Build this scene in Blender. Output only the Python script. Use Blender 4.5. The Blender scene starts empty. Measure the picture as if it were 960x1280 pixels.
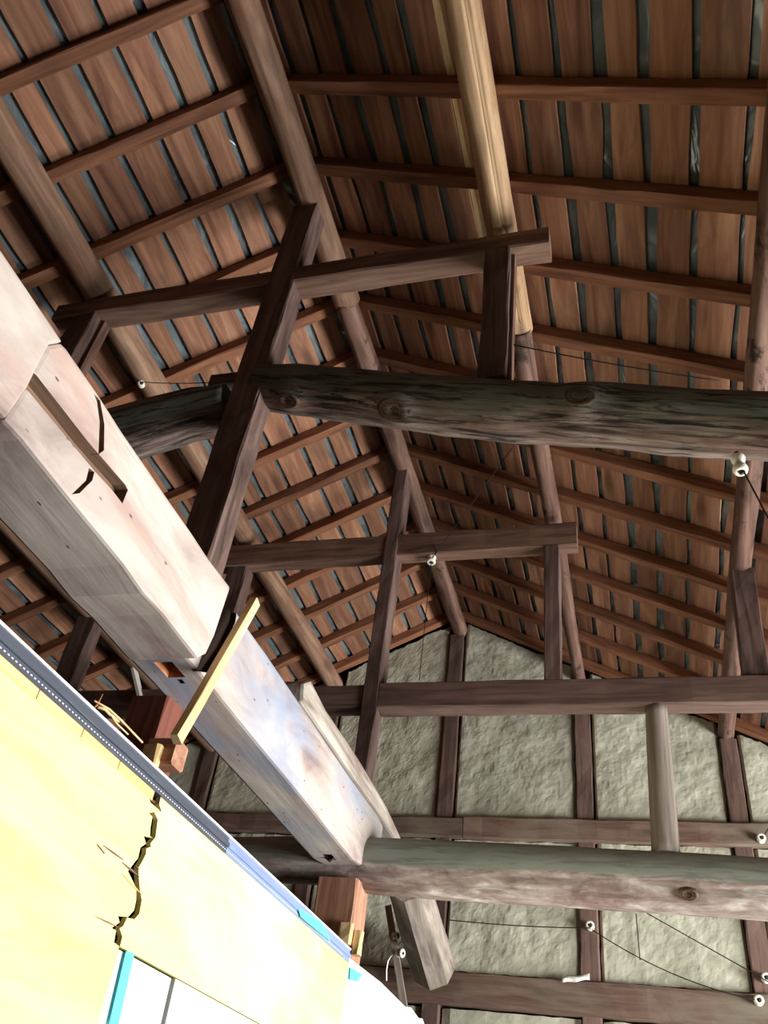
import bpy, bmesh, math, random
from mathutils import Vector, Matrix, noise
random.seed(7)
S = bpy.context.scene
COL = S.collection
H = 1.5                       # eye height: all z below are measured from the eye, floor at -H

# ------------------------------------------------------------------ camera, world, light
FPX = 1066.76
ROT = (Matrix.Rotation(0.350892, 3, 'Z') @ Matrix.Rotation(2.251606, 3, 'X') @ Matrix.Rotation(0.150035, 3, 'Z'))
cd = bpy.data.cameras.new('camera'); cam = bpy.data.objects.new('camera', cd); COL.objects.link(cam)
cam.matrix_world = Matrix.Translation((0, 0, H)) @ ROT.to_4x4()
cd.sensor_fit = 'VERTICAL'; cd.sensor_height = 36; cd.lens = 36 * FPX / 1280; cd.clip_start = .02
S.camera = cam
S.view_settings.view_transform = 'Standard'; S.view_settings.look = 'None'
S.view_settings.gamma = 1; S.view_settings.use_curve_mapping = False
S.view_settings.exposure = -0.22
w = bpy.data.worlds.new('world'); S.world = w; w.use_nodes = True
w.node_tree.nodes['Background'].inputs[0].default_value = (.86, .93, 1, 1)
w.node_tree.nodes['Background'].inputs[1].default_value = 1.2
def area(name, loc, rot, sx, sy, power, col):
    l = bpy.data.lights.new(name, 'AREA'); l.shape = 'RECTANGLE'; l.size = sx; l.size_y = sy
    l.energy = power; l.color = col
    o = bpy.data.objects.new(name, l); COL.objects.link(o); o.location = loc; o.rotation_euler = rot
    return o
# daylight in the wide window band of the unseen right-hand aisle wall (opening y 1.3..5.3, z -0.9..0.7)
area('window_daylight', (4.15, 3.3, H-.1), (0, math.pi/2, 0), 1.5, 3.9, 900, (.985, 1, .985))

# ------------------------------------------------------------------ helpers
def ray(px, py): return ROT @ Vector(((px-480)/FPX, -(py-640)/FPX, -1))
def atX(px, py, x): d = ray(px, py); return d*(x/d.x)
def atY(px, py, y): d = ray(px, py); return d*(y/d.y)
def atZ(px, py, z): d = ray(px, py); return d*(z/d.z)
UP = Vector((0, 0, H))

def tag(o, label=None, cat=None, group=None, kind=None):
    if label: o['label'] = label
    if cat: o['category'] = cat
    if group: o['group'] = group
    if kind: o['kind'] = kind
    return o
def link(name, me, mat=None, parent=None, mw=None):
    o = bpy.data.objects.new(name, me)
    COL.objects.link(o)
    if mat and me is not None and len(me.materials) == 0: me.materials.append(mat)
    if mw is not None: o.matrix_world = mw
    if parent is not None:
        o.parent = parent
        o.matrix_parent_inverse = world_of(parent).inverted()
    return o
def world_of(o):
    if o.parent is None: return o.matrix_basis.copy()
    return world_of(o.parent) @ o.matrix_parent_inverse @ o.matrix_basis
def mesh(name, vs, fs, smooth=False):
    me = bpy.data.meshes.new(name); me.from_pydata([tuple(v) for v in vs], [], fs); me.validate(); me.update()
    bm = bmesh.new(); bm.from_mesh(me); bmesh.ops.recalc_face_normals(bm, faces=bm.faces); bm.to_mesh(me); bm.free()
    if smooth: me.shade_smooth()
    return me
def empty(name, loc=(0, 0, 0)):
    o = bpy.data.objects.new(name, None); COL.objects.link(o); o.location = Vector(loc) + UP; o.empty_display_size = .1
    return o
def frame(p0, p1, up=(0, 0, 1)):
    x = (Vector(p1)-Vector(p0)).normalized(); u = Vector(up)
    if abs(x.dot(u)) > .95: u = Vector((0, -1, 0))
    y = u.cross(x).normalized(); z = x.cross(y)
    m = Matrix((x, y, z)).transposed().to_4x4(); m.translation = Vector(p0)+UP
    return m
def timber_mesh(L, w_, h_, ch=.006, seg=None, wob=.003, taper=1.0, seed=0):
    """chamfered rectangular bar along local X, y in +-w/2, z in +-h/2"""
    n = seg or max(2, int(L/.12)); rnd = random.Random(seed); vs = []; fs = []
    for i in range(n+1):
        t = i/n; k = 1+(taper-1)*t
        a, b = w_/2*k, h_/2*k; c = ch
        ofs = [(-a+c, -b), (a-c, -b), (a, -b+c), (a, b-c), (a-c, b), (-a+c, b), (-a, b-c), (-a, -b+c)]
        for (y, z) in ofs: vs.append((L*t, y+rnd.uniform(-wob, wob), z+rnd.uniform(-wob, wob)))
    for i in range(n):
        for j in range(8):
            fs.append((i*8+j, i*8+(j+1) % 8, (i+1)*8+(j+1) % 8, (i+1)*8+j))
    fs.append(tuple(range(8))); fs.append(tuple(range(n*8, n*8+8)))
    return mesh('timber', vs, fs)
SEED = [0]
def timber(name, p0, p1, w_, h_, mat, label=None, cat='beam', parent=None, up=(0, 0, 1), group=None, **k):
    SEED[0] += 1
    L = (Vector(p1)-Vector(p0)).length
    o = link(name, timber_mesh(L, w_, h_, seed=SEED[0], **k), mat, parent, frame(p0, p1, up))
    if parent is None: tag(o, label, cat, group)
    return o
def box(name, x0, x1, y0, y1, z0, z1, mat, label=None, cat='beam', parent=None, vertical=False, group=None, **k):
    """axis aligned timber; grain runs along its longest side"""
    d = (x1-x0, y1-y0, z1-z0); a = max(range(3), key=lambda i: d[i]); c = ((x0+x1)/2, (y0+y1)/2, (z0+z1)/2)
    if a == 0: return timber(name, (x0, c[1], c[2]), (x1, c[1], c[2]), d[1], d[2], mat, label, cat, parent, group=group, **k)
    if a == 1: return timber(name, (c[0], y0, c[2]), (c[0], y1, c[2]), d[0], d[2], mat, label, cat, parent, group=group, **k)
    return timber(name, (c[0], c[1], z0), (c[0], c[1], z1), d[0], d[1], mat, label, cat, parent, group=group, **k)
def log(name, pts, mat, label=None, cat='log', parent=None, segs=36, amp=.05, bumps=(), crack=None, group=None, flat=None, step=.035, smooth=True):
    """pts: list of (Vector centre, radius); natural round log along them"""
    P = [Vector(p) for p, r in pts]; R = [r for p, r in pts]
    mw = frame(P[0], P[-1]); inv = mw.inverted(); Q = [inv @ (p+UP) for p in P]
    Ltot = Q[-1].x; n = max(8, int(Ltot/step)); vs = []; fs = []; SEED[0] += 1; sd = SEED[0]*7.3
    for i in range(n+1):
        x = Ltot*i/n; k = 0
        while k < len(Q)-2 and Q[k+1].x < x: k += 1
        t = (x-Q[k].x)/max(1e-6, Q[k+1].x-Q[k].x); t = t*t*(3-2*t)*.5+t*.5
        cy = Q[k].y+(Q[k+1].y-Q[k].y)*t; cz = Q[k].z+(Q[k+1].z-Q[k].z)*t; r = R[k]+(R[k+1]-R[k])*t
        for j in range(segs):
            a = 2*math.pi*j/segs; ca, sa = math.cos(a), math.sin(a)
            rr = r*(1+amp*noise.noise((x*1.6+sd, ca*1.3, sa*1.3+sd))+amp*.35*noise.noise((x*7, ca*4+sd, sa*4))+amp*.16*noise.noise((x*14, ca*11+sd, sa*11)))
            if flat and sa > flat: rr *= flat/sa if sa > 0 else 1
            for (bx, ba, br, bh) in bumps:
                da = (a-ba+math.pi) % (2*math.pi)-math.pi; q = ((x-bx)**2+(da*r)**2)/(br*br)
                if q < 6: rr += bh*math.exp(-q)-.55*bh*math.exp(-q*9)
            if crack:
                c_a, x0, x1, dep, dr = crack
                if x0 < x < x1:
                    da = (a-c_a-dr*(x-x0)+.06*math.sin(x*9)+math.pi) % (2*math.pi)-math.pi
                    if abs(da) < math.pi/segs*1.05: rr -= dep
            vs.append((x, cy+rr*ca, cz+rr*sa))
    for i in range(n):
        for j in range(segs): fs.append((i*segs+j, i*segs+(j+1) % segs, (i+1)*segs+(j+1) % segs, (i+1)*segs+j))
    fs.append(tuple(range(segs))); fs.append(tuple(range(n*segs, (n+1)*segs)))
    me = mesh('log', vs, fs, smooth)
    me.polygons[-1].use_smooth = False; me.polygons[-2].use_smooth = False
    o = link(name, me, mat, parent, mw)
    if parent is None: tag(o, label, cat, group)
    return o
def log_px(rows, y):
    """(px, top, bottom[, y]) silhouettes of a log lying across the view in the truss plane y"""
    out = []
    for r_ in rows:
        px, t, b = r_[:3]; yy = r_[3] if len(r_) > 3 else y
        c = atY(px, (t+b)/2, yy); a = ray(px, t).angle(ray(px, b))/2
        out.append((c, c.length*math.sin(a)))
    return out
def prism_yz(name, poly, x0, x1, mat, parent=None, bev=0, origin=None):
    """polygon of (y,z) extruded from x0 (back) to x1 (front)"""
    n = len(poly); oy = min(p[0] for p in poly); oz = min(p[1] for p in poly)
    bm = bmesh.new()
    a = [bm.verts.new((p[0]-oy, 0, p[1]-oz)) for p in poly]
    f = bm.faces.new(a); bm.normal_update()
    r = bmesh.ops.extrude_face_region(bm, geom=[f]); nv = [v for v in r['geom'] if isinstance(v, bmesh.types.BMVert)]
    # local X = world Y, local Y = -world X, local Z = world Z
    bmesh.ops.translate(bm, verts=nv, vec=(0, x1-x0, 0))
    bmesh.ops.recalc_face_normals(bm, faces=bm.faces)
    if bev:
        es = [e for e in bm.edges if len(e.link_faces) == 2 and e.calc_face_angle(0) > .5]
        bmesh.ops.bevel(bm, geom=es, offset=bev, segments=2, affect='EDGES', profile=.6)
    me = bpy.data.meshes.new(name); bm.to_mesh(me); bm.free()
    m = Matrix(((0, -1, 0), (1, 0, 0), (0, 0, 1))).to_4x4(); m.translation = Vector((x1, oy, oz))+UP
    o = link(name, me, mat, parent, m)
    return o
def yz(pts, x): return [(atX(a, b, x).y, atX(a, b, x).z) for a, b in pts]
def cut(o, cutters):
    """boolean the cutters out of o, keep the cutters' material on the cut faces"""
    for c in cutters:
        m = o.modifiers.new('b', 'BOOLEAN'); m.operation = 'DIFFERENCE'; m.object = c; m.solver = 'EXACT'
        m.material_mode = 'TRANSFER'
    dg = bpy.context.evaluated_depsgraph_get(); dg.update()
    me = bpy.data.meshes.new_from_object(o.evaluated_get(dg))
    o.modifiers.clear(); o.data = me
    for c in cutters: bpy.data.objects.remove(c)
def tube(name, pts, r, mat, label=None, cat='wire', parent=None, segs=6, group=None):
    P = [Vector(p) for p in pts]; o0 = P[0]; vs = []; fs = []
    for i, p in enumerate(P):
        d = (P[min(i+1, len(P)-1)]-P[max(i-1, 0)]).normalized(); u = d.cross(Vector((.31, .2, .93))).normalized(); v = d.cross(u)
        for j in range(segs):
            a = 2*math.pi*j/segs; vs.append(p-o0+r*(u*math.cos(a)+v*math.sin(a)))
    for i in range(len(P)-1):
        for j in range(segs): fs.append((i*segs+j, i*segs+(j+1) % segs, (i+1)*segs+(j+1) % segs, (i+1)*segs+j))
    fs.append(tuple(range(segs))); fs.append(tuple(range((len(P)-1)*segs, len(P)*segs)))
    o = link(name, mesh(name, vs, fs, True), mat, parent, Matrix.Translation(o0+UP))
    if parent is None: tag(o, label, cat, group)
    return o
def sag(a, b, s, n=14):
    a = Vector(a); b = Vector(b)
    return [a.lerp(b, i/n)-Vector((0, 0, s*4*(i/n)*(1-i/n))) for i in range(n+1)]
def lathe(prof, segs=20):
    vs = []; fs = []; n = len(prof)
    for r, z in prof:
        for j in range(segs): a = 2*math.pi*j/segs; vs.append((r*math.cos(a), r*math.sin(a), z))
    for i in range(n-1):
        for j in range(segs): fs.append((i*segs+j, i*segs+(j+1) % segs, (i+1)*segs+(j+1) % segs, (i+1)*segs+j))
    fs.append(tuple(range(segs))); fs.append(tuple(range((n-1)*segs, n*segs)))
    return mesh('lathe', vs, fs, True)

# ------------------------------------------------------------------ materials
def rgb(h, k=1.0):
    c = [int(h[i:i+2], 16)/255 for i in (0, 2, 4)]
    return tuple(((v/12.92 if v <= .04045 else ((v+.055)/1.055)**2.4))*k for v in c)+(1,)
class NT:
    def __init__(s, name):
        s.m = bpy.data.materials.new(name); s.m.use_nodes = True; s.t = s.m.node_tree; s.N = s.t.nodes; s.L = s.t.links
        s.b = s.N['Principled BSDF']
    def n(s, typ, **k):
        q = s.N.new(typ)
        for a, v in k.items(): setattr(q, a, v)
        return q
    def l(s, a, b): s.L.new(a, b)
    def coords(s, scale, rnd=True):
        tc = s.n('ShaderNodeTexCoord'); mp = s.n('ShaderNodeMapping'); mp.inputs['Scale'].default_value = scale
        if rnd:
            oi = s.n('ShaderNodeObjectInfo'); mu = s.n('ShaderNodeVectorMath', operation='SCALE'); cb = s.n('ShaderNodeCombineXYZ')
            s.l(oi.outputs['Random'], cb.inputs[0]); s.l(oi.outputs['Random'], cb.inputs[1]); s.l(oi.outputs['Random'], cb.inputs[2])
            s.l(cb.outputs[0], mu.inputs[0]); mu.inputs['Scale'].default_value = 71.3
            s.l(mu.outputs[0], mp.inputs['Location'])
        s.l(tc.outputs['Object'], mp.inputs[0]); return mp.outputs[0]
    def noise(s, co, scale, detail=6, rough=.6, dist=0):
        q = s.n('ShaderNodeTexNoise'); q.inputs['Scale'].default_value = scale; q.inputs['Detail'].default_value = detail
        q.inputs['Roughness'].default_value = rough; q.inputs['Distortion'].default_value = dist
        s.l(co, q.inputs['Vector']); return q.outputs['Fac']
    def ramp(s, fac, stops):
        q = s.n('ShaderNodeValToRGB'); e = q.color_ramp.elements
        while len(e) < len(stops): e.new(.5)
        for i, (p, c) in enumerate(stops): e[i].position = p; e[i].color = c if len(c) == 4 else (*c, 1)
        s.l(fac, q.inputs[0]); return q.outputs[0]
    def mix(s, fac, a, b, mode='MIX'):
        q = s.n('ShaderNodeMix', data_type='RGBA', blend_type=mode)
        for v, i in ((fac, 0), (a, 6), (b, 7)):
            if isinstance(v, (int, float)): q.inputs[i].default_value = v
            elif isinstance(v, tuple): q.inputs[i].default_value = v
            else: s.l(v, q.inputs[i])
        return q.outputs[2]
    def math(s, op, a, b=0.0):
        q = s.n('ShaderNodeMath', operation=op)
        for i, v in enumerate((a, b)):
            if isinstance(v, (int, float)): q.inputs[i].default_value = v
            else: s.l(v, q.inputs[i])
        return q.outputs[0]
    def bump(s, h, strength=.3, dist=.01):
        q = s.n('ShaderNodeBump'); q.inputs['Strength'].default_value = strength; q.inputs['Distance'].default_value = dist
        s.l(h, q.inputs['Height']); s.l(q.outputs[0], s.b.inputs['Normal'])
    def out(s, col, rough=.7, spec=.3):
        if isinstance(col, tuple): s.b.inputs['Base Color'].default_value = col
        else: s.l(col, s.b.inputs['Base Color'])
        if isinstance(rough, (int, float)): s.b.inputs['Roughness'].default_value = rough
        else: s.l(rough, s.b.inputs['Roughness'])
        s.b.inputs['Specular IOR Level'].default_value = spec
        return s.m
BW = (0, 0, 0, 1), (1, 1, 1, 1)
def wood(name, dark, mid, light, stain=None, streak=0, stain_lo=.5, stain_hi=.7, stain_scale=2.2, grain=(1.1, 15, 15), vary=.35, knots=.5, bump=.35, rough=.75, spec=.25, top=None):
    t = NT(name); c = t.coords(grain)
    g = t.noise(c, 1.6, 8, .62, .8)
    col = t.ramp(g, [(.28, dark), (.5, mid), (.72, light)])
    if stain:
        c2 = t.coords((.7, 1.6, 1.6)); s = t.noise(c2, stain_scale, 5, .65, .4)
        col = t.mix(t.ramp(s, [(stain_lo, BW[0]), (stain_hi, BW[1])]), col, stain)
    if streak:
        st = t.noise(t.coords((2.6, 34, 34)), 1.3, 8, .7, .5); col_s = t.ramp(st, [(.40, (streak,)*3+(1,)), (.50, BW[0])])
    if knots:
        c3 = t.coords((2.1, 7.5, 7.5)); v = t.n('ShaderNodeTexVoronoi'); v.inputs['Scale'].default_value = 1.0; t.l(c3, v.inputs['Vector'])
        kf = t.ramp(v.outputs['Distance'], [(.0, BW[1]), (.14, (.7, .7, .7, 1)), (.27, BW[0])])
        col = t.mix(t.math('MULTIPLY', kf, knots), col, tuple(x*.45 for x in dark[:3])+(1,))
    if top:   # dust or algae film that lies on the upper half of a log
        g2 = t.n('ShaderNodeTexCoord'); sp = t.n('ShaderNodeSeparateXYZ'); t.l(g2.outputs['Normal'], sp.inputs[0])
        nz = t.math('ADD', sp.outputs[2], t.math('MULTIPLY', t.math('SUBTRACT', t.noise(t.coords((1.6, 13, 13)), 1.8, 7, .65), .5), top[3]))
        f = t.ramp(t.math('ADD', t.math('MULTIPLY', nz, .5), .5), [(top[1]*.5+.5, BW[0]), (top[2]*.5+.5, BW[1])])
        col = t.mix(f, col, t.mix(g, top[0], tuple(x*1.7 for x in top[0][:3])+(1,)))
    if streak: col = t.mix(col_s, col, tuple(x*.35 for x in dark[:3])+(1,))
    if vary:
        oi = t.n('ShaderNodeObjectInfo'); hs = t.n('ShaderNodeHueSaturation')
        t.l(t.math('ADD', t.math('MULTIPLY', oi.outputs['Random'], vary*2), 1-vary), hs.inputs['Value']); t.l(col, hs.inputs['Color']); col = hs.outputs[0]
    t.bump(g, bump, .006)
    return t.out(col, rough, spec)
def plain(name, col, rough=.6, spec=.3, metal=0, var=0, scale=6):
    t = NT(name)
    t.b.inputs['Metallic'].default_value = metal
    if var:
        n_ = t.noise(t.coords((1, 1, 1)), scale, 5, .6)
        c = t.ramp(n_, [(.3, tuple(x*(1-var) for x in col[:3])+(1,)), (.7, tuple(min(1, x*(1+var)) for x in col[:3])+(1,))])
        return t.out(c, rough, spec)
    return t.out(col, rough, spec)

M = {}
M['board'] = wood('roof_board_wood', rgb('6d4839'), rgb('986b53'), rgb('b88c6e'), stain=rgb('6b564c'), stain_lo=.55, stain_hi=.8, grain=(1.0, 11, 11), vary=.3, knots=.7, bump=.2)
M['rafter'] = wood('rafter_wood', rgb('55352a'), rgb('85583f'), rgb('9a6c54'), vary=.2, knots=.35)
M['purlin'] = wood('purlin_log_wood', rgb('5e473a'), rgb('8c6c58'), rgb('ab8b74'), stain=rgb('6f4a38'), vary=.15, knots=.6)
M['purlin_red'] = wood('reddish_purlin_wood', rgb('40302a'), rgb('705348'), rgb('8c7062'), stain=rgb('33271f'), stain_lo=.58, stain_hi=.66, stain_scale=6, vary=.12, knots=.8)
M['purlin_tan'] = wood('tan_purlin_wood', rgb('7a5a42'), rgb('a98a6a'), rgb('c6a888'), stain=rgb('7a5238'), vary=.1, knots=.9)
M['dark'] = wood('dark_smoked_wood', rgb('3b2c26'), rgb('65504a'), rgb('7b665c'), stain=rgb('40302a'), vary=.2, knots=.3)
M['tie'] = wood('smoked_tie_wood', rgb('48342b'), rgb('765a4c'), rgb('907264'), vary=.12, knots=.45)
M['stud'] = wood('wall_stud_wood', rgb('43332d'), rgb('654f47'), rgb('796259'), stain=rgb('6a5a4e'), stain_lo=.55, stain_hi=.75, vary=.18, knots=.4)
M['rail'] = wood('wall_rail_wood', rgb('4c3a32'), rgb('6c5449'), rgb('80695f'), stain=rgb('7c7364'), stain_lo=.45, stain_hi=.7, vary=.15, knots=.3)
M['oldlog'] = wood('weathered_log_wood', rgb('352c28'), rgb('77625a'), rgb('b0a298'), stain=rgb('6d463a'), stain_lo=.52, stain_hi=.7, stain_scale=3, grain=(1.3, 22, 22), vary=0, knots=.5, bump=1.0, streak=.9, top=(rgb('5a5b53'), -.9, -.5, 1.7))
M['paleLog'] = wood('pale_mottled_log_wood', rgb('6a5650'), rgb('a89890'), rgb('e0dad2'), stain=rgb('7d6660'), stain_lo=.5, stain_hi=.66, stain_scale=5, grain=(3.5, 10, 10), vary=0, knots=.2, bump=.5, streak=.35, top=(rgb('787c72'), -.24, -.12, .4))
M['greypost'] = wood('grey_round_post_wood', rgb('5a5049'), rgb('8b7f76'), rgb('a89d92'), vary=0, knots=.3, grain=(.8, 18, 18))
M['redpost'] = wood('reddish_post_wood', rgb('734a38'), rgb('a87a62'), rgb('c29a80'), vary=.1, knots=.3)
M['redpaint'] = wood('dark_red_post_wood', rgb('4c2a22'), rgb('754437'), rgb('8a5546'), vary=0, knots=.2)
M['pine'] = wood('fresh_pine_wood', rgb('c9a26a'), rgb('dfc08e'), rgb('ecd7ad'), vary=.05, knots=.3, bump=.15)
M['greyboard'] = wood('weathered_grey_wood', rgb('7a6e66'), rgb('ada196'), rgb('d6cdc2'), stain=rgb('806058'), vary=0, knots=.2)
def limewash(name, blue):
    t = NT(name)
    a = t.noise(t.coords((.9, 3.2, 3.2)), 1.7, 6, .62, .6); b = t.noise(t.coords((.8, 2.4, 2.4)), 1.3, 5, .6, .9); g = t.noise(t.coords((1.2, 22, 22)), 1.6, 7, .6)
    col = t.ramp(a, [(.3, rgb('877572')), (.46, rgb('b3a49c')), (.68, rgb('d0c6bc'))])
    col = t.mix(t.ramp(b, [(.54, BW[0]), (.70, (.5, .5, .5, 1))]), col, rgb('b98c7c'))
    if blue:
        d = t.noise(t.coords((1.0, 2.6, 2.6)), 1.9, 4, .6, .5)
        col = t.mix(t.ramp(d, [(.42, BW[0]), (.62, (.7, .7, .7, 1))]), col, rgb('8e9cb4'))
    col = t.mix(t.ramp(g, [(.3, (.45, .45, .45, 1)), (.42, BW[0])]), col, rgb('8d7870'))
    f = t.n('ShaderNodeTexVoronoi'); f.inputs['Scale'].default_value = 1; t.l(t.coords((9, 23, 23)), f.inputs['Vector'])
    col = t.mix(t.ramp(f.outputs['Distance'], [(.0, BW[1]), (.05, BW[1]), (.09, BW[0])]), col, rgb('6a5248'))
    t.bump(g, .35, .004); return t.out(col, .7, .25)
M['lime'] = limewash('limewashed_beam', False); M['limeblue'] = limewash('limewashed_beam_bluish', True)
def plaster():
    t = NT('rough_mud_plaster'); c = t.coords((1, 1, 1))
    a = t.noise(c, 3.2, 6, .65); b = t.noise(c, 26, 6, .7, .4)
    col = t.ramp(a, [(.3, rgb('9f9d8a')), (.55, rgb('b9b7a4')), (.75, rgb('cac8b6'))])
    col = t.mix(t.ramp(b, [(.25, (.6, .6, .6, 1)), (.45, BW[0])]), col, rgb('8b8674'))
    t.bump(b, .4, .010); return t.out(col, .9, .1)
M['plaster'] = plaster()
def sheet():
    t = NT('grey_plastic_underlay'); c = t.coords((1, 1, 1)); a = t.noise(t.coords((6, 3, 4)), .9, 3, .5, 1.2)
    col = t.ramp(a, [(.3, rgb('465056')), (.7, rgb('7e8a8e'))]); t.bump(a, .45, .05)
    return t.out(col, .2, 1.0)
M['sheet'] = sheet()
M['lath_and_shade'] = plain('dark_cavity_wood', rgb('2a1f1a'), .9, .1)  # brown of backing laths and holes, also the shade in the beam groove
M['cavity'] = plain('painted_cavity_shade', rgb('140f0c'), .95, .05)  # near black colour stands in for shade deep in the tear and slot tip
M['slot'] = wood('bare_brown_joint_wood', rgb('5a4436'), rgb('7d6250'), rgb('8f7562'), vary=0, knots=0)
M['orangewood'] = wood('fresh_cut_orange_wood', rgb('9a5a38'), rgb('c07b52'), rgb('d59a70'), vary=0, knots=0)
M['ply'] = wood('yellow_plywood', rgb('e2cf74'), rgb('ebdc8e'), rgb('efe4a2'), stain=rgb('f3ebc2'), stain_lo=.5, stain_hi=.8, stain_scale=1.2, vary=0, knots=0, grain=(.5, 6, 6), bump=.08)
M['ply_edge'] = wood('orange_plywood_strip', rgb('d2a25a'), rgb('e2bc78'), rgb('edd09a'), vary=.08, knots=0, bump=.1)
M['white'] = plain('white_sheet', rgb('f0efe8'), .6, .3, var=.04)
M['paleblue'] = plain('pale_blue_sheet', rgb('e4eff2'), .4, .4, var=.04)
M['tape'] = plain('cyan_masking_tape', rgb('5fd4dc'), .6, .2)
M['rail_dark'] = plain('grey_plastic_channel', rgb('474c58'), .4, .5, var=.12)
M['rail_blue'] = plain('blue_grey_plastic_channel', rgb('7f8fb8'), .35, .5, var=.1)
M['rail_white'] = plain('white_channel_lip', rgb('e8e9ee'), .4, .5)
M['ceramic'] = plain('white_ceramic', rgb('e6e2d6'), .25, .6)
M['iron'] = plain('dark_iron', rgb('2b2723'), .6, .4, metal=.3)
M['wire'] = plain('black_wire_sheath', rgb('26211d'), .7, .2)
M['cloth'] = plain('white_cloth', rgb('dedcd2'), .9, .1)
M['floor'] = plain('dark_earth_floor', rgb('3e3832'), .85, .2, var=.12, scale=3)
M['ground'] = plain('pale_gravel_ground', rgb('b8b2a4'), .95, .1, var=.15, scale=20)
M['clay'] = plain('sooty_clay_wall', rgb('4d463d'), .95, .1, var=.1)

# ------------------------------------------------------------------ room shell
RX, RZ, PIT = -1.27, 3.58, .5          # ridge x, underside of rafters at the ridge, pitch
KL = math.sqrt(1+PIT*PIT)
WL, WR, YB, YF = -4.91, 4.19, 5.5, -2.7  # unseen right aisle wall added far out to keep light off the right slope
def slab(name, x0, x1, y0, y1, z0, z1, mat, parent=None, kind='structure'):
    c = Vector(((x0+x1)/2, (y0+y1)/2, (z0+z1)/2)); dx, dy, dz = (x1-x0)/2, (y1-y0)/2, (z1-z0)/2
    vs = [(sx*dx, sy*dy, sz*dz) for sx in (-1, 1) for sy in (-1, 1) for sz in (-1, 1)]
    fs = [(0, 1, 3, 2), (4, 6, 7, 5), (0, 4, 5, 1), (2, 3, 7, 6), (0, 2, 6, 4), (1, 5, 7, 3)]
    o = link(name, mesh(name, vs, fs), mat, parent, Matrix.Translation(c+UP))
    if parent is None and kind: o['kind'] = kind
    return o
fl = slab('floor', WL, WR, YF, YB+.1, -H-.1, -H, M['floor'])
gr = slab('ground', WR, 14, -9, 12, -H-.14, -H-.03, M['ground'])
EZ = RZ-PIT*(WR-RX); EL = RZ-PIT*(RX-WL)
wl = slab('wall_far_left', WL-.12, WL, YF, YB+.1, -H, EL+.1, M['clay'])
wf = slab('wall_front', WL, WR, YF-.12, YF, -H, EZ+.05, M['clay'])
gab = prism = None
# gable triangle of the front wall
vs = [(x, y, z) for y in (YF-.12, YF) for x, z in ((WL, EZ+.05), (WR, EZ+.05), (RX, RZ+.05), (WL, EL+.05))]
GF = [(0, 1, 2, 3), (4, 7, 6, 5), (0, 4, 5, 1), (1, 5, 6, 2), (2, 6, 7, 3), (3, 7, 4, 0)]
link('gable', mesh('gable', [Vector(v)+UP for v in vs], GF), M['clay'], wf)
wr = slab('wall_right', WR, WR+.12, 1.3, 5.3, .7, EZ+.1, M['clay'])
slab('pier', WR, WR+.12, YF, 1.3, -H, EZ+.1, M['clay'], wr); slab('pier', WR, WR+.12, 5.3, YB+.1, -H, EZ+.1, M['clay'], wr)
slab('sill_wall', WR, WR+.12, 1.3, 5.3, -H, -.9, M['clay'], wr)
box('lintel', WR-.03, WR+.15, 1.2, 5.4, .63, .73, M['stud'], parent=wr)

# ------------------------------------------------------------------ gable wall at the back
wb = slab('wall_back', WL, WR, YB+.06, YB+.14, -H, EZ, M['lath_and_shade'])
vs = [Vector((x, y, z))+UP for y in (YB+.06, YB+.14) for x, z in ((WL, EZ), (WR, EZ), (RX, RZ+.1), (WL, EL+.1))]
link('gable', mesh('gable', vs, GF), M['lath_and_shade'], wb)
SX = [RX+.91*k for k in range(-4, 7)]
def roofz(x): return RZ-.01-PIT*abs(x-RX)
def plaster_panel(x0, x1, z0, z1, res, seed):
    nx = max(3, int((x1-x0)/res)); nz = max(3, int((max(z1, z0+.3)-z0)/res)); vs = []; fs = []
    for i in range(nx+1):
        x = x0+(x1-x0)*i/nx; zt = min(z1, roofz(x)+.015*noise.noise((x*9, seed, 0))+.012*noise.noise((x*30, seed, 3)))
        for j in range(nz+1):
            z = z0+(zt-z0)*j/nz
            e = min(i, nx-i)/2.0; e = min(1, e)
            y = 0.009*noise.fractal((x*3.1, z*3.1, seed), .9, 2.0, 3)+.005*noise.fractal((x*11+5, z*11, seed*2), .8, 2.0, 4)
            y += .003*abs(noise.noise((x*30, z*26, seed)))
            xx = x+(.006*noise.noise((z*14, x, seed)) if i in (0, nx) else 0)
            zz = z+(.006*noise.noise((x*16, z, seed)) if j in (0, nz) else 0)
            vs.append((xx-x0, -y*e+(.02 if e < .3 else 0), zz-z0))
    for i in range(nx):
        for j in range(nz): a = i*(nz+1)+j; fs.append((a, a+nz+1, a+nz+2, a+1))
    me = mesh('plaster_panel', vs, fs, False)
    o = link('plaster_panel', me, M['plaster'], wb, Matrix.Translation(Vector((x0, YB, z0))+UP)); return o
for k in range(len(SX)-1):
    a, b = SX[k]+.062, SX[k+1]-.058
    vis = -3.2 < (a+b)/2 < 1.2
    zs = [(2.045, 9.0), (1.135, 1.9), (-H, .94)]
    for q, (z0, z1) in enumerate(zs):
        if min(roofz(a), roofz(b)) < z0+.05: continue
        plaster_panel(a, b, z0, min(z1, max(roofz(a), roofz(b), roofz((a+b)/2))+.05), .016 if vis and q < 2 else .05, k*3.3+q)
for i, x in enumerate(SX):
    zt = roofz(x)-(.13 if i == 4 else .075 if i == 6 else .10)
    timber('stud', (x, YB+.02, -H), (x, YB+.02, zt), .105, .09, M['stud'], parent=wb, wob=.004)
def wrail(x0, x1, z0, z1): box('rail', x0, x1, YB-.055, YB+.0, z0, z1, M['rail'], parent=wb, wob=.004)
wrail(WL+.02, -1.135, 1.905, 2.025); wrail(-1.13, WR-.02, 1.9, 2.035); wrail(WL+.02, WR-.02, .95, 1.122)

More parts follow.
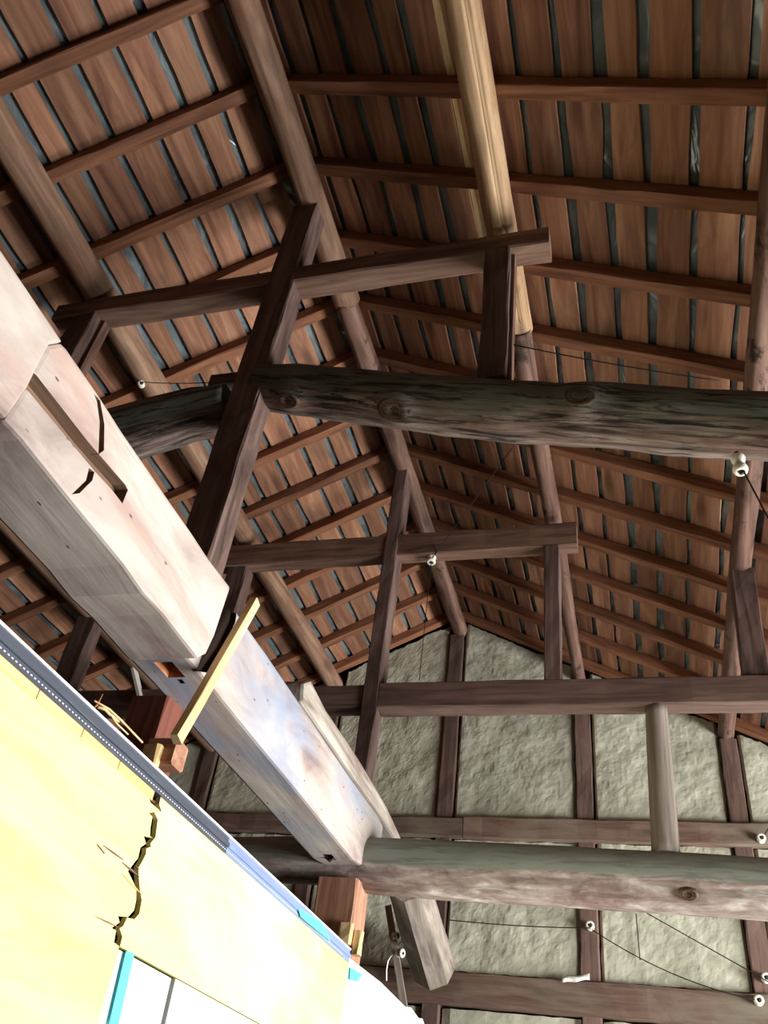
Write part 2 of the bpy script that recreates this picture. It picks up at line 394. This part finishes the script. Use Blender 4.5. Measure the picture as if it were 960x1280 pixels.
# ------------------------------------------------------------------ roof: boards, rafters, underlay
RAFY = [.985+.372*k for k in range(-9, 13)]
GAPS = {1: [-.04, .07, .221, .374, .539, .687, .843, .985, 1.134, 1.276, 1.438, 1.594, 1.752, 1.921],
        -1: [-.04, .08, .237, .382, .538, .705, .87, 1.009, 1.165]}
for s in GAPS:
    while GAPS[s][-1] < (4.15 if s < 0 else 6.15): GAPS[s].append(GAPS[s][-1]+.157)
def slope_mat(sgn, d, y, n):
    """point at distance d down the slope from the ridge, lifted n above the rafter underside"""
    return Vector((RX+sgn*(d/KL)+sgn*.5/KL*n, y, RZ-PIT*d/KL+n/KL))
def board_mesh(L, wd, seed):
    rnd = random.Random(seed); n = 14; th = .013; vs = []; fs = []
    for i in range(n+1):
        x = L*(i/n-.5)
        a = -wd/2+.011*noise.noise((x*3, seed*3.1, 0))+.005*noise.noise((x*13, seed, 5))
        b = wd/2+.011*noise.noise((x*3, seed*3.1, 9))+.005*noise.noise((x*13, seed, 7))
        vs += [(x, a, 0), (x, b, 0), (x, b, th), (x, a, th)]
    for i in range(n):
        for j in range(4): fs.append((i*4+j, i*4+(j+1) % 4, i*4+4+(j+1) % 4, i*4+4+j))
    fs += [(0, 1, 2, 3), (n*4, n*4+1, n*4+2, n*4+3)]
    return mesh('board', vs, fs)
for sgn, nm in ((-1, 'ceiling_left'), (1, 'ceiling_right')):
    # underlay sheet is the slope itself; boards and rafters hang below it
    nx, ny = 90, 160; vs = []; fs = []; W = 4.35 if sgn < 0 else 6.4
    for i in range(nx+1):
        for j in range(ny+1):
            d = -.05+W*i/nx; y = YF+(YB+.14-YF)*j/ny
            wv = .010*noise.noise((d*9, y*2.2, sgn*4))+.006*noise.noise((d*22+y*6, y*5, sgn))
            vs.append(slope_mat(sgn, d, y, .087+.4*wv)+UP)
    for i in range(nx):
        for j in range(ny): a = i*(ny+1)+j; fs.append((a, a+ny+1, a+ny+2, a+1))
    ce = empty(nm, (RX, (YF+YB)/2, RZ)); ce['kind'] = 'structure'
    ce['label'] = 'roof slope of spaced wooden boards on rafters, %s of the ridge log' % ('left' if sgn < 0 else 'right')
    sh = link('underlay_sheet', mesh('sheet', vs, fs, True), M['sheet'], ce)
    sh['label'] = 'grey plastic underlay showing through the gaps'
    xa = Vector((0, 1, 0)); ya = Vector((sgn, 0, -PIT)).normalized(); za = xa.cross(ya)
    if za.z < 0: ya = -ya; za = xa.cross(ya)
    rot = Matrix((xa, ya, za)).transposed().to_4x4()
    # outer roof skin
    G = GAPS[sgn]
    for c in range(len(G)-1):
        gw = random.choice((.026, .032, .036, .04, .044, .05)); wd = G[c+1]-G[c]-gw; L = .372*5-.004
        cache = {}
        def bmesh_for(n_):
            if n_ not in cache:
                cache[n_] = board_mesh(.372*n_-.004, wd, c*2.7+sgn*31+n_*7); cache[n_].materials.append(M['board'])
            return cache[n_]
        k = -9-(c % 3)*2
        while k < 12:
            k0, k1 = max(k, -9), min(k+5, 12)
            if k1 > k0:
                yc = .985+.372*(k0+k1)/2
                p = slope_mat(sgn, (G[c]+G[c+1])/2+random.uniform(-.005, .005), yc, .062+random.uniform(0, .003))
                fl_ = Matrix.Rotation(math.pi, 4, 'Z') if random.random() < .5 else Matrix.Identity(4)
                link('board', bmesh_for(k1-k0), None, ce, Matrix.Translation(p+UP) @ rot @ Matrix.Rotation(random.uniform(-.005, .005), 4, 'Z') @ fl_)
            k += 5
        # short closing board against the gable
        p = slope_mat(sgn, (G[c]+G[c+1])/2, .985+.372*12+.05, .062)
        if 'e' not in cache: cache['e'] = board_mesh(.1, wd, c*5.1+sgn); cache['e'].materials.append(M['board'])
        link('board', cache['e'], None, ce, Matrix.Translation(p+UP) @ rot)
    Lr = 4.25 if sgn < 0 else 6.25; rm = [timber_mesh(Lr, .056, .06, ch=.003, wob=.0025, seed=200+q) for q in range(4)]
    for q in rm: q.materials.append(M['rafter'])
    for i, y in enumerate(RAFY):
        p0 = slope_mat(sgn, .03, y+random.uniform(-.012, .012), .03); p1 = slope_mat(sgn, Lr-.03, y+random.uniform(-.012, .012), .03)
        link('rafter', rm[i % 4], None, ce, frame(p0, p1))
# pale laths showing in two of the gaps of the right slope
cr = bpy.data.objects['ceiling_right']
def lath(d, y0, y1, mat):
    p0 = slope_mat(1, d, y0, .068); p1 = slope_mat(1, d, y1, .068)
    o = timber('lath', p0, p1, .036, .006, mat, parent=cr, up=(.447, 0, .894), ch=.001, wob=.001); o['label'] = 'pale strip of newer wood in a gap'
lath(.845, .9, 2.6, M['pine'])
for (a, b) in ((3.2, 3.5), (3.95, 4.25), (4.35, 4.62)): lath(1.885, a, b, M['pine'])

# ------------------------------------------------------------------ purlins
def yline(x, z, r0, r1, y0, y1, wob=.012, seed=0, n=9):
    out = []
    for i in range(n):
        t = i/(n-1); y = y0+(y1-y0)*t
        out.append((Vector((x+wob*noise.noise((y*.9, seed, 1)), y, z+wob*noise.noise((y*.9, seed, 7)))), r0+(r1-r0)*t))
    return out
log('ridge_log', yline(-1.25, 3.5, .068, .066, YF, 2.42, seed=1), M['purlin'], 'thick brown ridge log running up to the topmost roof line, nearest section', 'log', segs=28, amp=.10)
log('ridge_log', yline(-1.25, 3.49, .054, .058, 2.40, YB+.03, seed=2), M['purlin_red'], 'thin reddish spotted ridge log ending on the gable wall peak', 'log', segs=24, amp=.16, bumps=[(.3+.37*i, 3.9+.5*(i % 3), .04, .006) for i in range(7)])
log('purlin_log', yline(-.375, 3.075, .064, .060, YF, 2.40, seed=3), M['purlin_tan'], 'tan split purlin log right of the ridge, ending on the near cross tie', 'log', segs=44, amp=.06, crack=(4.35, .2, 5.0, .020, .02))
log('purlin_log', yline(-.37, 3.06, .052, .040, 2.38, YB+.03, seed=4), M['purlin_red'], 'slender reddish purlin log right of the ridge, reaching back to the gable wall', 'log', segs=24, amp=.06)
log('purlin_log', yline(-2.2, 3.045, .070, .064, YF, YB+.03, seed=5, n=14), M['purlin'], 'smooth brown purlin log on the left slope above the pale beam', 'log', segs=28, amp=.05)
log('purlin_log', yline(.545, 2.635, .045, .052, YF, YB+.03, seed=6, n=14), M['purlin_red'], 'rough reddish purlin log along the right edge of the photo', 'log', segs=20, amp=.12)
log('purlin_log', yline(-3.08, 2.575, .092, .085, YF, YB+.03, seed=8, n=14), M['purlin'], 'brown purlin log low on the left slope, seen behind the pale beam', 'log', segs=24, amp=.05)
for x, lb in ((1.45, 'brown purlin log low on the right slope beyond the frame'), (2.36, 'brown purlin log over the added right aisle'), (3.27, 'brown purlin log nearest the right eave'), (-3.99, 'brown purlin log lowest on the left slope near the eave')):
    log('purlin_log', yline(x, RZ-PIT*abs(x-RX)-.07, .07, .07, YF, YB+.03, seed=9+x), M['purlin'], lb, 'log', segs=20, amp=.05)

# ------------------------------------------------------------------ near truss (y 1.84..1.94)
box('cross_tie', -2.36, -.185, 1.84, 1.938, 2.862, 2.962, M['tie'], 'near upper cross tie carrying the tan purlin log on its right end', 'beam')
box('king_post', -1.328, -1.21, 1.836, 1.945, 1.385, 3.455, M['dark'], 'tall dark king post of the near truss, standing on the pale beam', 'post', wob=.003)
k = box('queen_post', -.425, -.33, 1.838, 1.935, 2.13, 2.865, M['dark'], 'short dark post between the near cross tie and the weathered log', 'post')
timber('batten', (-.322, 1.90, 2.13), (-.322, 1.90, 2.86), .014, .05, M['tie'], parent=k, ch=.002, wob=.001)
k = box('queen_post', -2.25, -2.135, 1.842, 1.94, 2.36, 2.865, M['dark'], 'dark post under the left end of the near cross tie', 'post')
timber('batten', (-2.125, 1.915, 2.36), (-2.125, 1.915, 2.86), .02, .045, M['tie'], parent=k, ch=.002, wob=.001)
ROW1 = [(327, 456, 514), (380, 454, 520), (440, 459, 528), (500, 466, 536), (560, 471, 546), (640, 476, 554), (700, 479, 556), (765, 478, 560), (850, 484, 567), (960, 489, 577)]
lp = log_px(ROW1, 1.90)
e0, e1 = lp[-2], lp[-1]; dv = (e1[0]-e0[0])/(e1[0]-e0[0]).length
lp.append((e1[0]+dv*.9, e1[1]*1.06)); lp.append((e1[0]+dv*1.9, e1[1]*1.1))
L1 = log('tie_log', lp, M['oldlog'], 'big weathered knotty log crossing the frame in front of the near truss', 'log', segs=72, amp=.085, step=.014,
         bumps=[(.17, 4.35, .055, .022), (.60, 4.2, .06, .030), (.60, 4.2, .02, -.01), (1.20, 3.3, .06, .020), (1.5, 5.2, .1, .008)], crack=(4.0, .15, .9, .006, .3))
def knot(parent, lg, x, ang, r, mat):
    """ringed knot on the skin of a log; local frame of the log"""
    mw = world_of(parent); me = parent.data; best = None
    for v in me.vertices:
        if abs(v.co.x-x) < .03:
            pass
    P = [inv_pt for inv_pt in lg]
    inv = mw.inverted(); Q = [(inv @ (p+UP), rr) for p, rr in lg]
    k_ = 0
    while k_ < len(Q)-2 and Q[k_+1][0].x < x: k_ += 1
    t = (x-Q[k_][0].x)/(Q[k_+1][0].x-Q[k_][0].x); c = Q[k_][0].lerp(Q[k_+1][0], t); rr = Q[k_][1]+(Q[k_+1][1]-Q[k_][1])*t
    nrm = Vector((0, math.cos(ang), math.sin(ang))); c = Vector((x, c.y, c.z))+nrm*(rr+.004)
    prof = [(r*1.5, -.02), (r*1.15, .004), (r*.95, .012), (r*.8, .005), (r*.62, .012), (r*.45, .003), (r*.2, .006), (.001, .004)]
    q = nrm.to_track_quat('Z', 'X').to_matrix().to_4x4(); q.translation = c
    o = link('knot', lathe(prof, 18), mat, parent, mw @ q @ Matrix.Diagonal((.8, 1.25, 1, 1))); return o
M['knot'] = wood('dark_knot_wood', rgb('2c211b'), rgb('584537'), rgb('7b6453'), vary=.1, knots=0, grain=(20, 20, 20))
for x, a, r in ((.17, 4.35, .034), (.60, 4.2, .046), (1.20, 3.4, .036)): knot(L1, lp, x, a, r, M['knot'])
lpl = log_px([(288, 480, 544), (240, 486, 552), (190, 498, 568), (140, 512, 584)], 1.92)
d2 = (lpl[3][0]-lpl[0][0]).normalized(); lpl.append((lpl[3][0]+d2*1.3, lpl[3][1]*1.08))
log('tie_log', lpl, M['oldlog'], 'dark weathered log left of the tall king post, half hidden by the pale beam', 'log', segs=48, amp=.08, step=.02)
box('wooden_block', -1.52, -1.33, 1.95, 2.05, 2.40, 2.47, M['dark'], 'small dark block wedged beside the king post above the left log', 'block')

# ------------------------------------------------------------------ far truss (y 3.62..3.72)
box('cross_tie', -2.32, -.235, 3.62, 3.705, 2.80, 2.95, M['tie'], 'upper cross tie of the far truss with a ceramic knob under it', 'beam')
box('king_post', -1.292, -1.214, 3.615, 3.73, 1.5, 3.44, M['dark'], 'king post of the far truss, standing on the slab over the pale beam', 'post')
k = box('queen_post', -.406, -.328, 3.618, 3.71, 2.01, 2.80, M['dark'], 'thin post of the far truss beside the slender purlin log', 'post')
box('queen_post', -2.24, -2.12, 3.63, 3.73, 2.0, 2.80, M['dark'], 'short post under the left end of the far upper tie', 'post')
box('cross_tie', -1.21, 2.3, 3.62, 3.728, 1.878, 2.012, M['stud'], 'long brown lower tie of the far truss, in front of the gable wall', 'beam')
box('cross_tie', -4.0, -1.296, 3.625, 3.728, 1.882, 2.005, M['dark'], 'dark lower tie left of the far king post, mostly behind the pale beam', 'beam')
timber('queen_post', (.522, 3.68, 2.012), (.545, 3.68, 2.60), .11, .09, M['dark'], 'dark post on the lower tie under the right edge purlin', 'post')
timber('queen_post', (-3.08, 3.68, 2.0), (-3.08, 3.68, 2.54), .13, .10, M['dark'], 'dark post carrying the low left purlin log', 'post')
c0 = atY(820, 885, 3.67); c1 = atY(832, 1062, 3.67)
log('round_post', [(c1+Vector((0, 0, -.02)), .056), (c1.lerp(c0, .5), .052), (c0, .048)], M['greypost'], 'grey round post between the brown lower tie and the pale log', 'post', segs=24, amp=.05)
ROW3 = [(300, 1046, 1102), (400, 1044, 1106), (480, 1047, 1119), (600, 1052, 1129), (700, 1057, 1134), (800, 1063, 1141), (900, 1068, 1147), (960, 1072, 1151)]
l3 = log_px(ROW3, 3.68); dv = (l3[-1][0]-l3[-2][0]).normalized(); l3.append((l3[-1][0]+dv*1.7, l3[-1][1]*1.05))
dv = (l3[0][0]-l3[1][0]).normalized(); l3.insert(0, (l3[0][0]+dv*2.2, l3[0][1]*.9))
l3.reverse() if l3[0][0].x > l3[-1][0].x else None
P3 = log('tie_log', l3, M['paleLog'], 'thick pale grey log in front of the gable wall, green dust on top', 'log', segs=56, amp=.03, step=.025, crack=(3.55, 3.2, 4.9, .008, .03))
inv3 = world_of(P3).inverted(); kx = (inv3 @ (atY(857, 1084, 3.6)+UP)).x
knot(P3, l3, kx, 3.75, .024, M['knot'])
# log stub running back to the gable wall
a0 = atY(508, 1098, 3.82); a1 = atY(540, 1205, 5.33)
log('log_stub', [(a0, .10), (a0.lerp(a1, .5), .12), (a1, .14)], M['greypost'], 'stout grey log stub running from the pale log back to the gable wall', 'log', segs=8, amp=.04, smooth=False)

# ------------------------------------------------------------------ the pale beam on the left, in three lengths
XF, XB = -1.135, -1.352
zz = lambda a, b: (a/4, 420+b/4)
joint = [zz(300, 50), zz(240, 45), zz(170, 180), zz(130, 262), zz(35, 400), zz(5, 445)]
bot1 = 1.10
J = yz(joint, XF); J[0] = (J[0][0], 1.362); J[-1] = (J[-1][0], 1.092)
b1 = prism_yz('pale_beam', [(-.9, 1.37), (-.2, 1.362), (.4, 1.362)]+J+[(.3, 1.09), (-.9, 1.085)], XB, XF+.004, M['lime'], bev=.008)
tag(b1, 'white limewashed beam end at the upper left edge, before the scarf joint', 'beam')
def wavy(y0, y1, z, n, a, sd): return [(y0+(y1-y0)*i/n, z+a*noise.noise((i*.7, sd, 0))) for i in range(n+1)]
top2 = wavy(J[0][0]+.02, 1.86, 1.366, 7, .008, 3.3)
top2[-1] = (1.885, 1.376)
b2 = prism_yz('pale_beam', J+wavy(J[-1][0]+.06, 1.82, 1.098, 8, .008, 8.1)+[(1.855, 1.13), (1.872, 1.2)]+top2[::-1], XB, XF, M['lime'], bev=.010)
tag(b2, 'white limewashed beam with long scarf joint slot, middle length', 'beam')
def cutter(pts, depth, mat):
    c = prism_yz('c', yz(pts, XF), XF-depth, XF+.05, mat); return c
slot = cutter([zz(*p) for p in [(168, 178), (440, 528), (625, 742), (640, 770), (612, 838), (560, 770), (470, 672), (130, 262)]], .035, M['slot'])
g1 = cutter([zz(*p) for p in [(470, 290), (500, 320), (522, 440), (520, 572), (492, 592), (498, 430), (485, 330)]], .022, M['slot'])
g2 = cutter([zz(*p) for p in [(445, 660), (472, 680), (462, 722), (398, 786), (358, 792), (430, 722)]], .022, M['slot'])
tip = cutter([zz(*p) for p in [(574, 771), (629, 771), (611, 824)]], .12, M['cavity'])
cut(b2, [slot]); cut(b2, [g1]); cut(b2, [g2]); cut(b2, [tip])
XF3 = -1.168
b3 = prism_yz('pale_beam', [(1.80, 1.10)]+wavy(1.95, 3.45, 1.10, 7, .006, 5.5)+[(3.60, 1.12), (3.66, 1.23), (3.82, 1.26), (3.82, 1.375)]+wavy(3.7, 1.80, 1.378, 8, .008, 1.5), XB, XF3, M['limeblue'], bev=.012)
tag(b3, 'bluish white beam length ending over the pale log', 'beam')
q = atZ(212, 838, 1.10)
m1 = slab('c', q.x-.028, q.x+.028, q.y-.045, q.y+.045, 1.0, 1.17, M['orangewood'], kind=None)
q = atZ(226, 853, 1.10); m2 = slab('c', q.x-.008, q.x+.008, q.y-.012, q.y+.012, 1.0, 1.15, M['lath_and_shade'], kind=None)
q = atZ(412, 1071, 1.10); m3 = slab('c', q.x-.02, q.x+.02, q.y-.035, q.y+.035, 1.0, 1.15, M['lath_and_shade'], kind=None)
shade_groove = prism_yz('c', yz([(302, 736), (294, 778), (279, 810), (258, 841), (246, 838), (262, 790), (284, 740)], XF3), XF3-.02, XF3+.05, M['lath_and_shade'])  # dark groove stands in for the shadow behind the middle length's end
cut(b3, [shade_groove]); cut(b3, [m1]); cut(b3, [m2]); cut(b3, [m3])
tube('nail', [(q.x-.03, q.y, 1.105), (q.x, q.y+.01, 1.085), (q.x+.02, q.y+.005, 1.10)], .004, M['iron'], parent=b3)
# slab lying on top of the far length
sl = prism_yz('slab_board', [(2.62, 1.385), (3.2, 1.38), (4.15, 1.382), (4.12, 1.42), (3.8, 1.462), (3.3, 1.478), (2.85, 1.472), (2.66, 1.492), (2.60, 1.45)], -1.36, -1.158, M['greyboard'], bev=.014)
tag(sl, 'weathered grey slab lying on the far end of the bluish beam', 'board')
# posts under the beam
pa = box('post', -1.452, -1.325, 2.03, 2.15, -H, 1.10, M['redpaint'], 'dark red post under the beam behind the plywood wall', 'post')
bq = atY(211, 940, 2.02)
box('bracket', bq.x-.055, bq.x+.035, 1.99, 2.06, bq.z-.045, bq.z+.03, M['redpost'], parent=pa); box('tenon', bq.x-.05, bq.x+.0, 1.965, 1.995, bq.z-.13, bq.z-.0, M['pine'], parent=pa)
pb = box('post', -1.352, -1.172, 3.56, 3.73, -H, 1.06, M['redpost'], 'light reddish post below the end of the bluish beam', 'post', ch=.01)
box('mortise_cheek', -1.22, -1.165, 3.535, 3.565, .80, .88, M['pine'], parent=pb); box('splinter', -1.165, -1.13, 3.56, 3.60, .77, .86, M['pine'], parent=pb)
s0 = atX(220, 925, -1.125); s1 = atX(319, 752, -1.115)
timber('pine_stick', s0, s1, .034, .024, M['pine'], 'fresh yellow pine stick leaning against the pale beam', 'stick', up=(1, 0, 0), ch=.002, wob=.001)
w0 = atY(168, 838, 3.612); w1 = atY(178, 882, 3.612)
timber('white_strip', w1, w0, .06, .016, M['white'], 'small white strip hanging behind the dark red post', 'strip', ch=.001, wob=.001)

# ------------------------------------------------------------------ plywood partition, lower left
XP = -1.12
wp = slab('wall_left', XP-.05, XP-.03, .55, 4.85, -H, .70, M['cavity'])  # backing coloured near black as the shade behind the tear
wp['label'] = 'bright plywood partition wall with a jagged tear'
z5 = lambda a, b: (100+a/4, 960+b/4)
def part(poly, mat, name, x=XP, th=.012): return prism_yz(name, poly, x-th, x, mat, wp)
Lft = yz([z5(*p) for p in [(352, 172), (400, 214), (345, 225), (362, 245), (352, 300), (350, 342), (366, 350), (318, 338), (330, 378), (302, 398), (290, 452), (280, 462), (240, 516), (266, 570), (281, 602), (281, 660), (270, 712), (240, 745), (190, 740), (198, 772), (158, 800), (180, 812), (170, 872), (196, 892)]], XP)
Rgt = yz([z5(*p) for p in [(396, 182), (408, 216), (372, 222), (389, 258), (385, 290), (378, 345), (352, 378), (355, 394), (332, 402), (330, 430), (312, 466), (292, 500), (294, 545), (300, 610), (309, 660), (297, 728), (272, 757), (236, 748), (216, 790), (198, 802), (212, 842), (200, 892)]], XP)
zb = .378; ytear = Lft[-1][0]
part([(.55, .682)]+[(Lft[0][0]-.02, .690)]+Lft+[(ytear+.005, -H), (.55, -H)], M['ply'], 'plywood_sheet')
part([(3.42, zb), (3.42, .706), (Rgt[0][0]-.002, .706)]+Rgt, M['ply'], 'plywood_sheet')
yg = atX(218, 1226, XP).y
part([(ytear+.012, zb-.006), (yg-.008, zb-.006), (yg+.012, -.2), (yg+.02, -H), (ytear+.012, -H)], M['paleblue'], 'plywood_sheet', XP-.006)
part([(yg+.006, zb-.004), (3.42, zb-.004), (3.42, -H), (yg+.034, -H), (yg+.026, -.2)], M['white'], 'plywood_sheet', XP-.001)
part([(3.425, -H), (3.425, .728), (3.9, .742), (4.35, .735), (4.45, .752), (4.62, .738), (4.7, .75), (4.8, .72), (4.85, -H)], M['white'], 'plywood_sheet', XP-.004)
# torn slivers beside the tear
def sliver(a, b, wpx, mat=None):
    A = z5(*a); B = z5(*b); m_ = ((A[0]+B[0])/2+wpx, (A[1]+B[1])/2-wpx*.4)
    p = yz([A, m_, B, (m_[0]-wpx*1.6, m_[1]+wpx)], XP)
    part(p, mat or M['slot'], 'torn_sliver', XP+.004, .004)
sliver((110, 385), (215, 462), 1.2); sliver((205, 470), (292, 545), 1.2); sliver((205, 528), (300, 630), 1.0, M['ply_edge']); sliver((70, 740), (195, 800), 1.4); sliver((80, 380), (120, 430), .5); sliver((270, 490), (292, 506), .6)
# strips under the cap rail
ys = [.55, .9, 1.12, 1.27, 1.44, 1.6, Lft[0][0]+.004]
for a, b in zip(ys, ys[1:]): part([(a+.002, .684), (b-.001, .684), (b-.001, .706), (a+.002, .706)], M['ply_edge'], 'edge_strip', XP+.001)
# cap rail: lip, channel ribs, perforation
def runner(name, x0, x1, z0, z1, mat, y0=.55, y1=3.40, parent=wp): return box(name, x0, x1, y0, y1, z0, z1, mat, parent=parent, ch=.0015, wob=.0004)
rl = runner('cap_rail', XP-.03, XP+.006, .706, .748, M['rail_dark'], y1=2.2); rl2 = runner('cap_rail', XP-.03, XP+.006, .706, .748, M['rail_blue'], y0=2.2)
for r_, a, b, mt in ((rl, .55, 2.2, M['rail_dark']), (rl2, 2.2, 3.4, M['rail_blue'])):
    runner('rib', XP+.004, XP+.012, .722, .734, mt, a, b, r_); runner('lip', XP-.03, XP+.010, .748, .754, M['rail_white'], a, b, r_)
vs = []; fs = []; n_ = 0
for i in range(200):
    y = .75+i*.0128; x = XP+.0068
    if y > 3.35: break
    vs += [(0, y, .7120), (0, y+.006, .7120), (0, y+.006, .7145), (0, y, .7145)]; fs.append((n_, n_+1, n_+2, n_+3)); n_ += 4
pf = link('perforation', mesh('perforation', [Vector(v)+Vector((0, 0, 0)) for v in vs], fs), M['rail_white'], rl, Matrix.Translation(Vector((XP+.0072, 0, 0))+UP)); pf['kind'] = 'stuff'
# tapes
def tape(poly, label, x): o = prism_yz('masking_tape', poly, x-.0015, x, M['tape']); tag(o, label, 'tape'); return o
tape(yz([z5(226, 915), z5(268, 926), z5(188, 1285), z5(140, 1285)], XP), 'vertical strip of cyan tape on the plywood wall', XP+.0025)
tape(yz([(368, 1135), (397, 1152), (409, 1177), (371, 1146)], XP), 'cyan tape piece over the blue grey cap rail', XP+.0145)
tape(yz([(437, 1209), (452, 1218), (446, 1227), (436, 1225)], XP), 'small cyan tape scrap near the end of the plywood', XP+.0035)
# wood splinters lying on the rail
for i, (a, b, r_, lb) in enumerate([((118, 876), (178, 928), .0026, 'longest pale splinter on the cap rail'), ((122, 884), (148, 902), .004, 'thick pale splinter on the cap rail'),
        ((128, 886), (160, 918), .002, 'thin pale splinter between the others on the cap rail'), ((116, 886), (128, 868), .0022, 'short curled brown splinter on the cap rail')]):
    A = atX(*a, XP-.012); B = atX(*b, XP-.012); A.z = max(A.z, .757); B.z = max(B.z, .757)
    mid = A.lerp(B, .5)+Vector((.002, 0, .006-.004*i))
    mid.z = max(mid.z, .757)
    tube('splinter', [A, A.lerp(mid, .5)+Vector((.003, 0, .003)), mid, B], r_, M['orangewood'] if i == 3 else M['pine'], lb, 'splinter', segs=4)
# thin lath with ceramic knobs by the end post
t0 = atY(485, 1132, 4.6); t1 = atY(503, 1245, 4.6); tb = t0+(t1-t0)*((t0.z+H)/(t0.z-t1.z))
timber('thin_lath', tb, t0, .034, .014, M['greyboard'], 'thin pale lath hanging beside the log stub', 'lath', ch=.001, wob=.001)

# ------------------------------------------------------------------ ceramic knobs, wires, cloth
BODY = lathe([(.008, 0), (.017, .001), (.019, .006), (.017, .012), (.012, .015), (.012, .021), (.018, .025), (.020, .031), (.018, .036), (.010, .038), (.008, .034), (.007, .02)], 20); BODY.materials.append(M['ceramic'])
PIN = lathe([(.006, -.01), (.006, .034), (.0045, .040), (.001, .041)], 10); PIN.materials.append(M['iron'])
def knob(p, axis, label, s=1.0):
    t = empty('insulator_knob', p); tag(t, label, 'insulator', 'ceramic wire knobs')
    q = Vector(axis).normalized().to_track_quat('Z', 'Y').to_matrix().to_4x4(); q.translation = Vector(p)+UP
    q = q @ Matrix.Diagonal((*(s if isinstance(s, tuple) else (s, s, s)), 1))
    link('ceramic_body', BODY, None, t, q); link('pin', PIN, None, t, q); return t
FW = (0, -1, 0)
yr = YB-.056
def onrail(px, py, y=yr): return atY(px, py, y)
knob(onrail(951, 1050), FW, 'white ceramic knob on the upper wall rail at the right edge', 1.3)
knob(onrail(738, 1159, YB-.03), FW, 'white ceramic knob on the middle wall stud below the pale log', 1.3)
knob(onrail(957, 1224, YB-.03), FW, 'white ceramic knob on the right wall stud, cut by the frame edge', 1.3)
knob(onrail(948, 1252), FW, 'white ceramic knob on the lower wall rail at bottom right', 1.3)
lz = atY(922, 572, 1.9); knob((lz.x, lz.y, lz.z+.004), (0, -.1, -1), 'big white ceramic knob hanging under the weathered log', (1.05, 1.05, 1.75))
d_ = ray(177, 482); qa = d_.x**2+d_.z**2; qb = d_.x*-2.2+d_.z*3.045; qc = 2.2**2+3.045**2-.07**2
t_ = (qb-math.sqrt(max(0, qb*qb-qa*qc)))/qa; kc = d_*t_
knob(kc, (.45, -.8, -.35), 'small ceramic knob on the left purlin log', .9)
kt = atZ(540, 696, 2.80); knob((kt.x, kt.y, 2.80), (0, -.2, -1), 'ceramic knob under the far upper cross tie', 1.3)
knob(atY(491, 1170, 4.57), (1, -.4, 0), 'upper ceramic knob on the thin hanging lath', .9); knob(atY(496, 1191, 4.57), (1, -.4, -.1), 'lower ceramic knob on the thin hanging lath', 1.1)
def wire(pts, label, r=.0022, mat=None): return tube('wire', pts, r, mat or M['wire'], label, 'wire')
wire(sag(kc+Vector((.02, -.03, -.01)), atY(284, 477, 1.98), .01), 'black wire from the left purlin knob to the king post')
wire(sag(onrail(738, 1160, YB-.08), onrail(562, 1150, YB-.06), .01), 'wire running left from the middle wall stud knob', .003)
wire(sag(onrail(740, 1162, YB-.08), onrail(946, 1250, YB-.1), .05), 'wire sagging from the middle stud knob to the lower rail knob', .003)
wire(sag(onrail(806, 1140, YB-.08), onrail(962, 1228, YB-.08), .0), 'wire falling from the pale log to the right stud knob', .003)
wire(sag((kt.x, kt.y-.01, 2.77), atY(640, 560, 3.3), .0), 'thin wire rising right from the knob under the far tie', .002)
wire(sag((kt.x, kt.y-.005, 2.76), atY(524, 850, 3.66), .0), 'thin wire hanging down from the knob under the far tie', .002)
wire(sag(atY(642, 431, 1.9), atY(900, 476, 2.05), .01), 'black wire from the near short post toward the right purlin', .0025)
wire(sag(Vector((lz.x, lz.y-.01, lz.z-.03)), atY(972, 670, 1.9), .0), 'wire dropping right from the big ceramic knob', .0025)
wire(sag(onrail(951, 1052, yr-.04), onrail(975, 1010, yr-.04), 0), 'short wire at the upper right rail knob', .003)
wire([atY(x_, y_, 4.57) for x_, y_ in ((496, 1192), (489, 1194), (485, 1201), (483, 1212), (483, 1226))], 'pale loop of wire beside the thin lath', .004, M['ceramic'])
wire([onrail(x_, y_, YB-.025) for x_, y_ in ((795, 1142), (797, 1165), (800, 1200))], 'short wire hanging against the plaster under the pale log', .003)
cp = onrail(720, 1226, yr-.012); vs = []; fs = []
for i in range(13):
    for j in range(5):
        t = i/12; vs.append((-.075+.15*t, -.012*math.sin(j/4*math.pi)-.006*math.sin(t*11+j), -.016+.032*j/4+.025*t+.003*math.sin(t*9)))
for i in range(12):
    for j in range(4): a = i*5+j; fs.append((a, a+5, a+6, a+1))
rg = link('cloth_scrap', mesh('cloth', vs, fs, True), M['cloth'], None, Matrix.Translation(cp+UP)); tag(rg, 'twisted white cloth scrap on the lower wall rail', 'cloth')
so = rg.modifiers.new('s', 'SOLIDIFY'); so.thickness = .004

# things of one kind share a group
GROUPS = {'ridge_log': 'sections of the ridge log', 'purlin_log': 'purlin logs under the rafters', 'cross_tie': 'cross ties of the trusses', 'king_post': 'king posts of the trusses',
          'queen_post': 'short truss posts', 'tie_log': 'big cross logs', 'pale_beam': 'lengths of the pale beam', 'post': 'posts under the pale beam', 'masking_tape': 'cyan tape pieces',
          'splinter': 'splinters on the cap rail', 'wire': 'old electric wires'}
for o in COL.objects:
    if o.parent is None and o.name.split('.')[0] in GROUPS: o['group'] = GROUPS[o.name.split('.')[0]]
